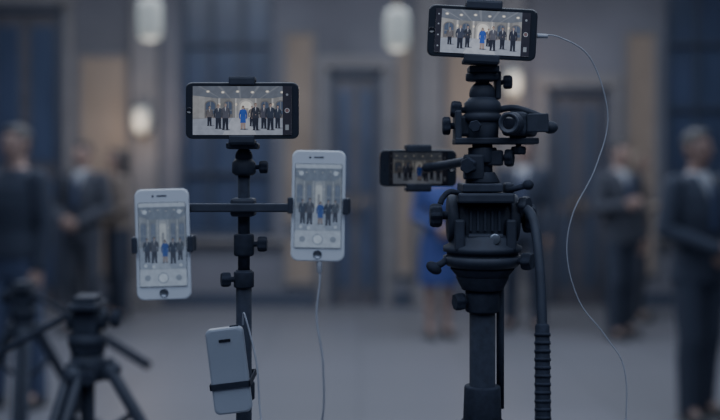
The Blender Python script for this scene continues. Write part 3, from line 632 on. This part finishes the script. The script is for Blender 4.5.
# --- multi phone tripod
X, Y = -0.166, 1.430
R2 = root('phone_tripod', (X, Y, 0), 'slim black tripod with a crossbar carrying three smartphones', 'tripod')
legs3(R2, X, Y, 1.10, 0.36, (-75, 45, 165), r1=0.0115, hub=0.026)
b = B(); b.cyl((X, Y, 0.62), (X, Y, 1.40), 0.0112); b.cyl((X, Y, 1.38), (X, Y, 1.545), 0.0085); b.cyl((X, Y, 1.42), (X, Y, 1.452), 0.0145, bev=0.003); b.cyl((X, Y, 1.375), (X, Y, 1.398), 0.0145, bev=0.002)
b.cyl((X, Y, 1.215), (X, Y, 1.24), 0.0155, bev=0.002)
b.obj('centre_column', M['rubber'], R2, world=True)
for p, ax in (((X+0.013, Y, 1.437), (1, 0, 0)), ((X-0.012, Y-0.004, 1.387), (-1, -0.3, 0))):
    b = B(); b.knob(p, ax, 0.011, 0.02); b.obj('column_knob', M['rubber'], R2, world=True)
b = B(); b.lathe((X, Y, 1.535), (0, 0, 1), [(0.012, 0), (0.017, 0.004), (0.017, 0.018), (0.012, 0.024)], 28); b.ell((X, Y, 1.562), (0.0125,)*3); b.box((X, Y-0.010, 1.577), (0.045, 0.034, 0.009), bev=0.003)
b.obj('ball_head', M['black'], R2, world=True)
b = B(); b.knob((X+0.016, Y, 1.547), (1, 0, 0), 0.009, 0.018); b.obj('ball_lock_knob', M['rubber'], R2, world=True)
clamp_parts(R2, (-0.1645, 1.400, 1.626), 0.079, jaww=0.036)
b = B(); b.box((X, Y-0.004, 1.490), (0.034, 0.036, 0.026), bev=0.004); b.box((-0.155, Y-0.025, 1.490), (0.215, 0.012, 0.012), bev=0.002); b.obj('crossbar', M['black'], R2, world=True)
for px, pz in ((-0.246, 1.451), (-0.052, 1.499)):
    b = B(); b.tube([(px, Y-0.028, 1.490), (px, Y-0.05, 1.489), (px, Y-0.09, (1.490+pz)/2), (px, 1.285, pz)], 0.0055, 12); b.ell((px, Y-0.03, 1.490), (0.0095,)*3); b.ell((px, 1.287, pz), (0.009,)*3)
    b.obj('support_arm', M['black'], R2, world=True)
def side_clamp(c, w, roll, yaw):
    e = bpy.data.objects.new('phone_clamp', None); e.empty_display_size = 0.02; COL.objects.link(e)
    e.parent = R2; e.location = Vector(c)-R2.location; e.rotation_euler = (0, roll, yaw)
    b = B(); b.box((0, 0.012, 0), (w+0.012, 0.010, 0.020), bev=0.002); b.obj('back_plate', M['black'], e)
    b = B(); b.lathe((0, 0.016, 0), (0, 1, 0), [(0.009, 0), (0.010, 0.012), (0.007, 0.016)], 16); b.obj('ball_socket', M['rubber'], e)
    for s_ in (-1, 1):
        b = B(); b.box((s_*(w/2+0.0025), 0.003, 0), (0.004, 0.026, 0.020), bev=0.0012); b.box((s_*(w/2+0.0003), -0.0085, 0), (0.006, 0.004, 0.020), bev=0.0012); b.obj('jaw', M['black'], e)
side_clamp((-0.246, 1.250, 1.451), 0.067, math.radians(-1.5), math.radians(3))
side_clamp((-0.052, 1.250, 1.499), 0.067, math.radians(1), math.radians(-2))

PB = root('power_bank', (-0.180, 1.375, 1.268), 'pale slim power bank strapped to the tripod column', 'power bank', rot=(0, math.radians(-7), 0))
b = B(); b.rrect((0, 0, 0), 0.052, 0.118, 0.014, 0.008, edge=0.003); b.obj('shell', M['bank'], PB)
b = B(); b.box((0, -0.0075, 0.042), (0.016, 0.001, 0.004), bev=0.0004); b.obj('indicator_strip', M['glass'], PB)
b = B(); b.box((0.014, 0, 0.0595), (0.012, 0.005, 0.002), bev=0.0005); b.obj('charging_port', M['rubber'], PB)
b = B(); b.box((0, -0.008, -0.02), (0.054, 0.002, 0.008)); b.box((-0.027, 0.031, -0.02), (0.002, 0.08, 0.008)); b.box((0.027, 0.031, -0.02), (0.002, 0.08, 0.008)); b.box((0, 0.071, -0.02), (0.056, 0.002, 0.008)); b.obj('strap', M['rubber'], PB)

def cable(pts, r, label, plugs, cm='cable', nm='charging_cable'):
    e = root(nm, pts[-1], label, 'cable')
    b = B(); b.tube(pts, r, 10, 12); b.obj('cord', M[cm], e, world=True)
    for p0, p1 in plugs:
        b = B(); b.cyl(p0, p1, 0.0035, 0.0030, bev=0.0008); b.obj('plug', M[cm], e, world=True)
cable([(-0.0508, 1.250, 1.424), (-0.0500, 1.248, 1.405), (-0.0540, 1.245, 1.36), (-0.046, 1.245, 1.30), (-0.050, 1.26, 1.22), (-0.09, 1.29, 1.16), (-0.130, 1.34, 1.20), (-0.140, 1.355, 1.28), (-0.158, 1.370, 1.345), (-0.1610, 1.375, 1.330)], 0.0013,
      'thin white cable drooping from the upright phone to the power bank', [((-0.0507, 1.250, 1.4295), (-0.0505, 1.250, 1.415))])
pr = Vector((0.171, 1.400, 1.735))+Vector((math.cos(math.radians(3))*0.078, 0, -math.sin(math.radians(3))*0.078))
cable([pr, pr+Vector((0.03, 0, -0.002)), (0.325, 1.41, 1.70), (0.352, 1.42, 1.62), (0.334, 1.42, 1.545), (0.302, 1.42, 1.48), (0.294, 1.42, 1.42), (0.312, 1.42, 1.355), (0.350, 1.42, 1.305), (0.377, 1.42, 1.25), (0.38, 1.42, 1.1), (0.42, 1.44, 0.6), (0.50, 1.5, 0.08), (0.62, 1.6, 0.004), (0.9, 1.8, 0.004)], 0.0009,
      'long thin cable looping from the top phone down to the floor', [(pr-Vector((0.001, 0, 0)), pr+Vector((0.014, 0, -0.0007)))])

# --- dark tripods in the corner beside the phone stand
def low_tripod(X, Y, z, angs, label, hx, spread, s=1.0, long=1.0, hv=(0.55, -0.4, -0.18)):
    r = root('camera_tripod', (X, Y, 0), label, 'tripod')
    z = z/s
    legs3(r, X, Y, z-0.12, spread, angs, r1=0.016, double=True)
    b = B(); b.cyl((X, Y, z-0.55), (X, Y, z-0.085), 0.013); b.cyl((X, Y, z-0.105), (X, Y, z-0.085), 0.030, 0.034, bev=0.003); b.obj('centre_column', M['rubber'], r, world=True)
    b = B(); b.lathe((X, Y, z-0.09), (0, 0, 1), [(0.025, 0), (0.036, 0.006), (0.036, 0.02), (0.026, 0.028)], 32); b.box((X, Y, z-0.042), (0.045, 0.05, 0.05), bev=0.008); b.cyl((X-0.036, Y, z-0.037), (X+0.036, Y, z-0.037), 0.020, bev=0.003); b.box((X, Y, z-0.011), (0.055, 0.085, 0.012), bev=0.003); b.box((X, Y, z+0.001), (0.042, 0.06, 0.012), bev=0.002)
    b.obj('fluid_head', M['black'], r, world=True)
    h0 = Vector((X+hx*0.036, Y-0.01, z-0.03)); hv = Vector((hx*hv[0], hv[1], hv[2])).normalized()
    b = B(); b.cyl(h0, h0+hv*0.10*long, 0.006); b.cyl(h0+hv*0.09*long, h0+hv*0.20*long, 0.011, 0.012, bev=0.004); b.obj('pan_handle', M['rubber'], r, world=True)
    b = B(); b.knob((X-hx*0.036, Y, z-0.037), (-hx, 0, 0), 0.016, 0.025, 8); b.obj('tilt_knob', M['rubber'], r, world=True)
    b = B(); b.knob((X+0.01, Y-0.030, z-0.14), (0.2, -1, 0), 0.014, 0.025); b.obj('column_knob', M['rubber'], r, world=True)
    b = B()
    for a in angs:
        a = math.radians(a); d = Vector((math.cos(a), math.sin(a), 0))
        b.cyl(Vector((X, Y, z-0.27)), Vector((X, Y, z-0.22))+d*(0.042+(spread-0.042)*0.085), 0.006, seg=8)
    b.cyl((X, Y, z-0.285), (X, Y, z-0.255), 0.019, bev=0.003); b.obj('brace', M['black'], r, world=True)
    r.scale = (s, s, s)
    return r
low_tripod(-0.64, 2.35, 1.235, (-110, 10, 130), 'dark tripod with open legs, tilting head and long lowered handle', -1, 0.50, 1.25, 1.9, (0.75, -0.3, -0.42))
low_tripod(-1.16, 3.45, 1.14, (-75, 45, 165), 'dark tripod with twin-tube legs and handle pointing at another stand', 1, 0.46, 1.25, 2.0, (0.8, -0.3, -0.4))

# ------------------------------------------------------------------ lights
def area(loc, rot, sx, sy, e, col):  # unseen soft area light added under the ceiling to fill the closed room
    l = bpy.data.lights.new('added_fill_area', 'AREA'); l.shape = 'RECTANGLE'; l.size = sx; l.size_y = sy; l.energy = e; l.color = col
    o = bpy.data.objects.new('added_fill_area', l); o.location = loc; o.rotation_euler = rot; COL.objects.link(o)
cb = (0.74, 0.84, 1.0)
area((0, 8.0, H-0.05), (0, 0, 0), 8, 3.0, 285, (0.84, 0.90, 1.0))
area((0, 4.5, H-0.05), (0, 0, 0), 8, 3.0, 170, cb)
area((0.0, -0.4, H-0.05), (0, 0, 0), 6, 3.5, 220, cb)
w = bpy.data.worlds.new('world'); scene.world = w; w.use_nodes = True
w.node_tree.nodes['Background'].inputs[0].default_value = (0.10, 0.14, 0.24, 1); w.node_tree.nodes['Background'].inputs[1].default_value = 0.3

# ------------------------------------------------------------------ camera
cd = bpy.data.cameras.new('camera'); cam = bpy.data.objects.new('camera', cd); COL.objects.link(cam)
cam.location = (0, 0, 1.55); cam.rotation_euler = (math.pi/2, 0, 0)
cd.lens = 50; cd.sensor_width = 36; cd.shift_y = -45/720
cd.clip_start = 0.05
cd.dof.use_dof = True; cd.dof.focus_distance = 1.39; cd.dof.aperture_fstop = 2.0
scene.camera = cam
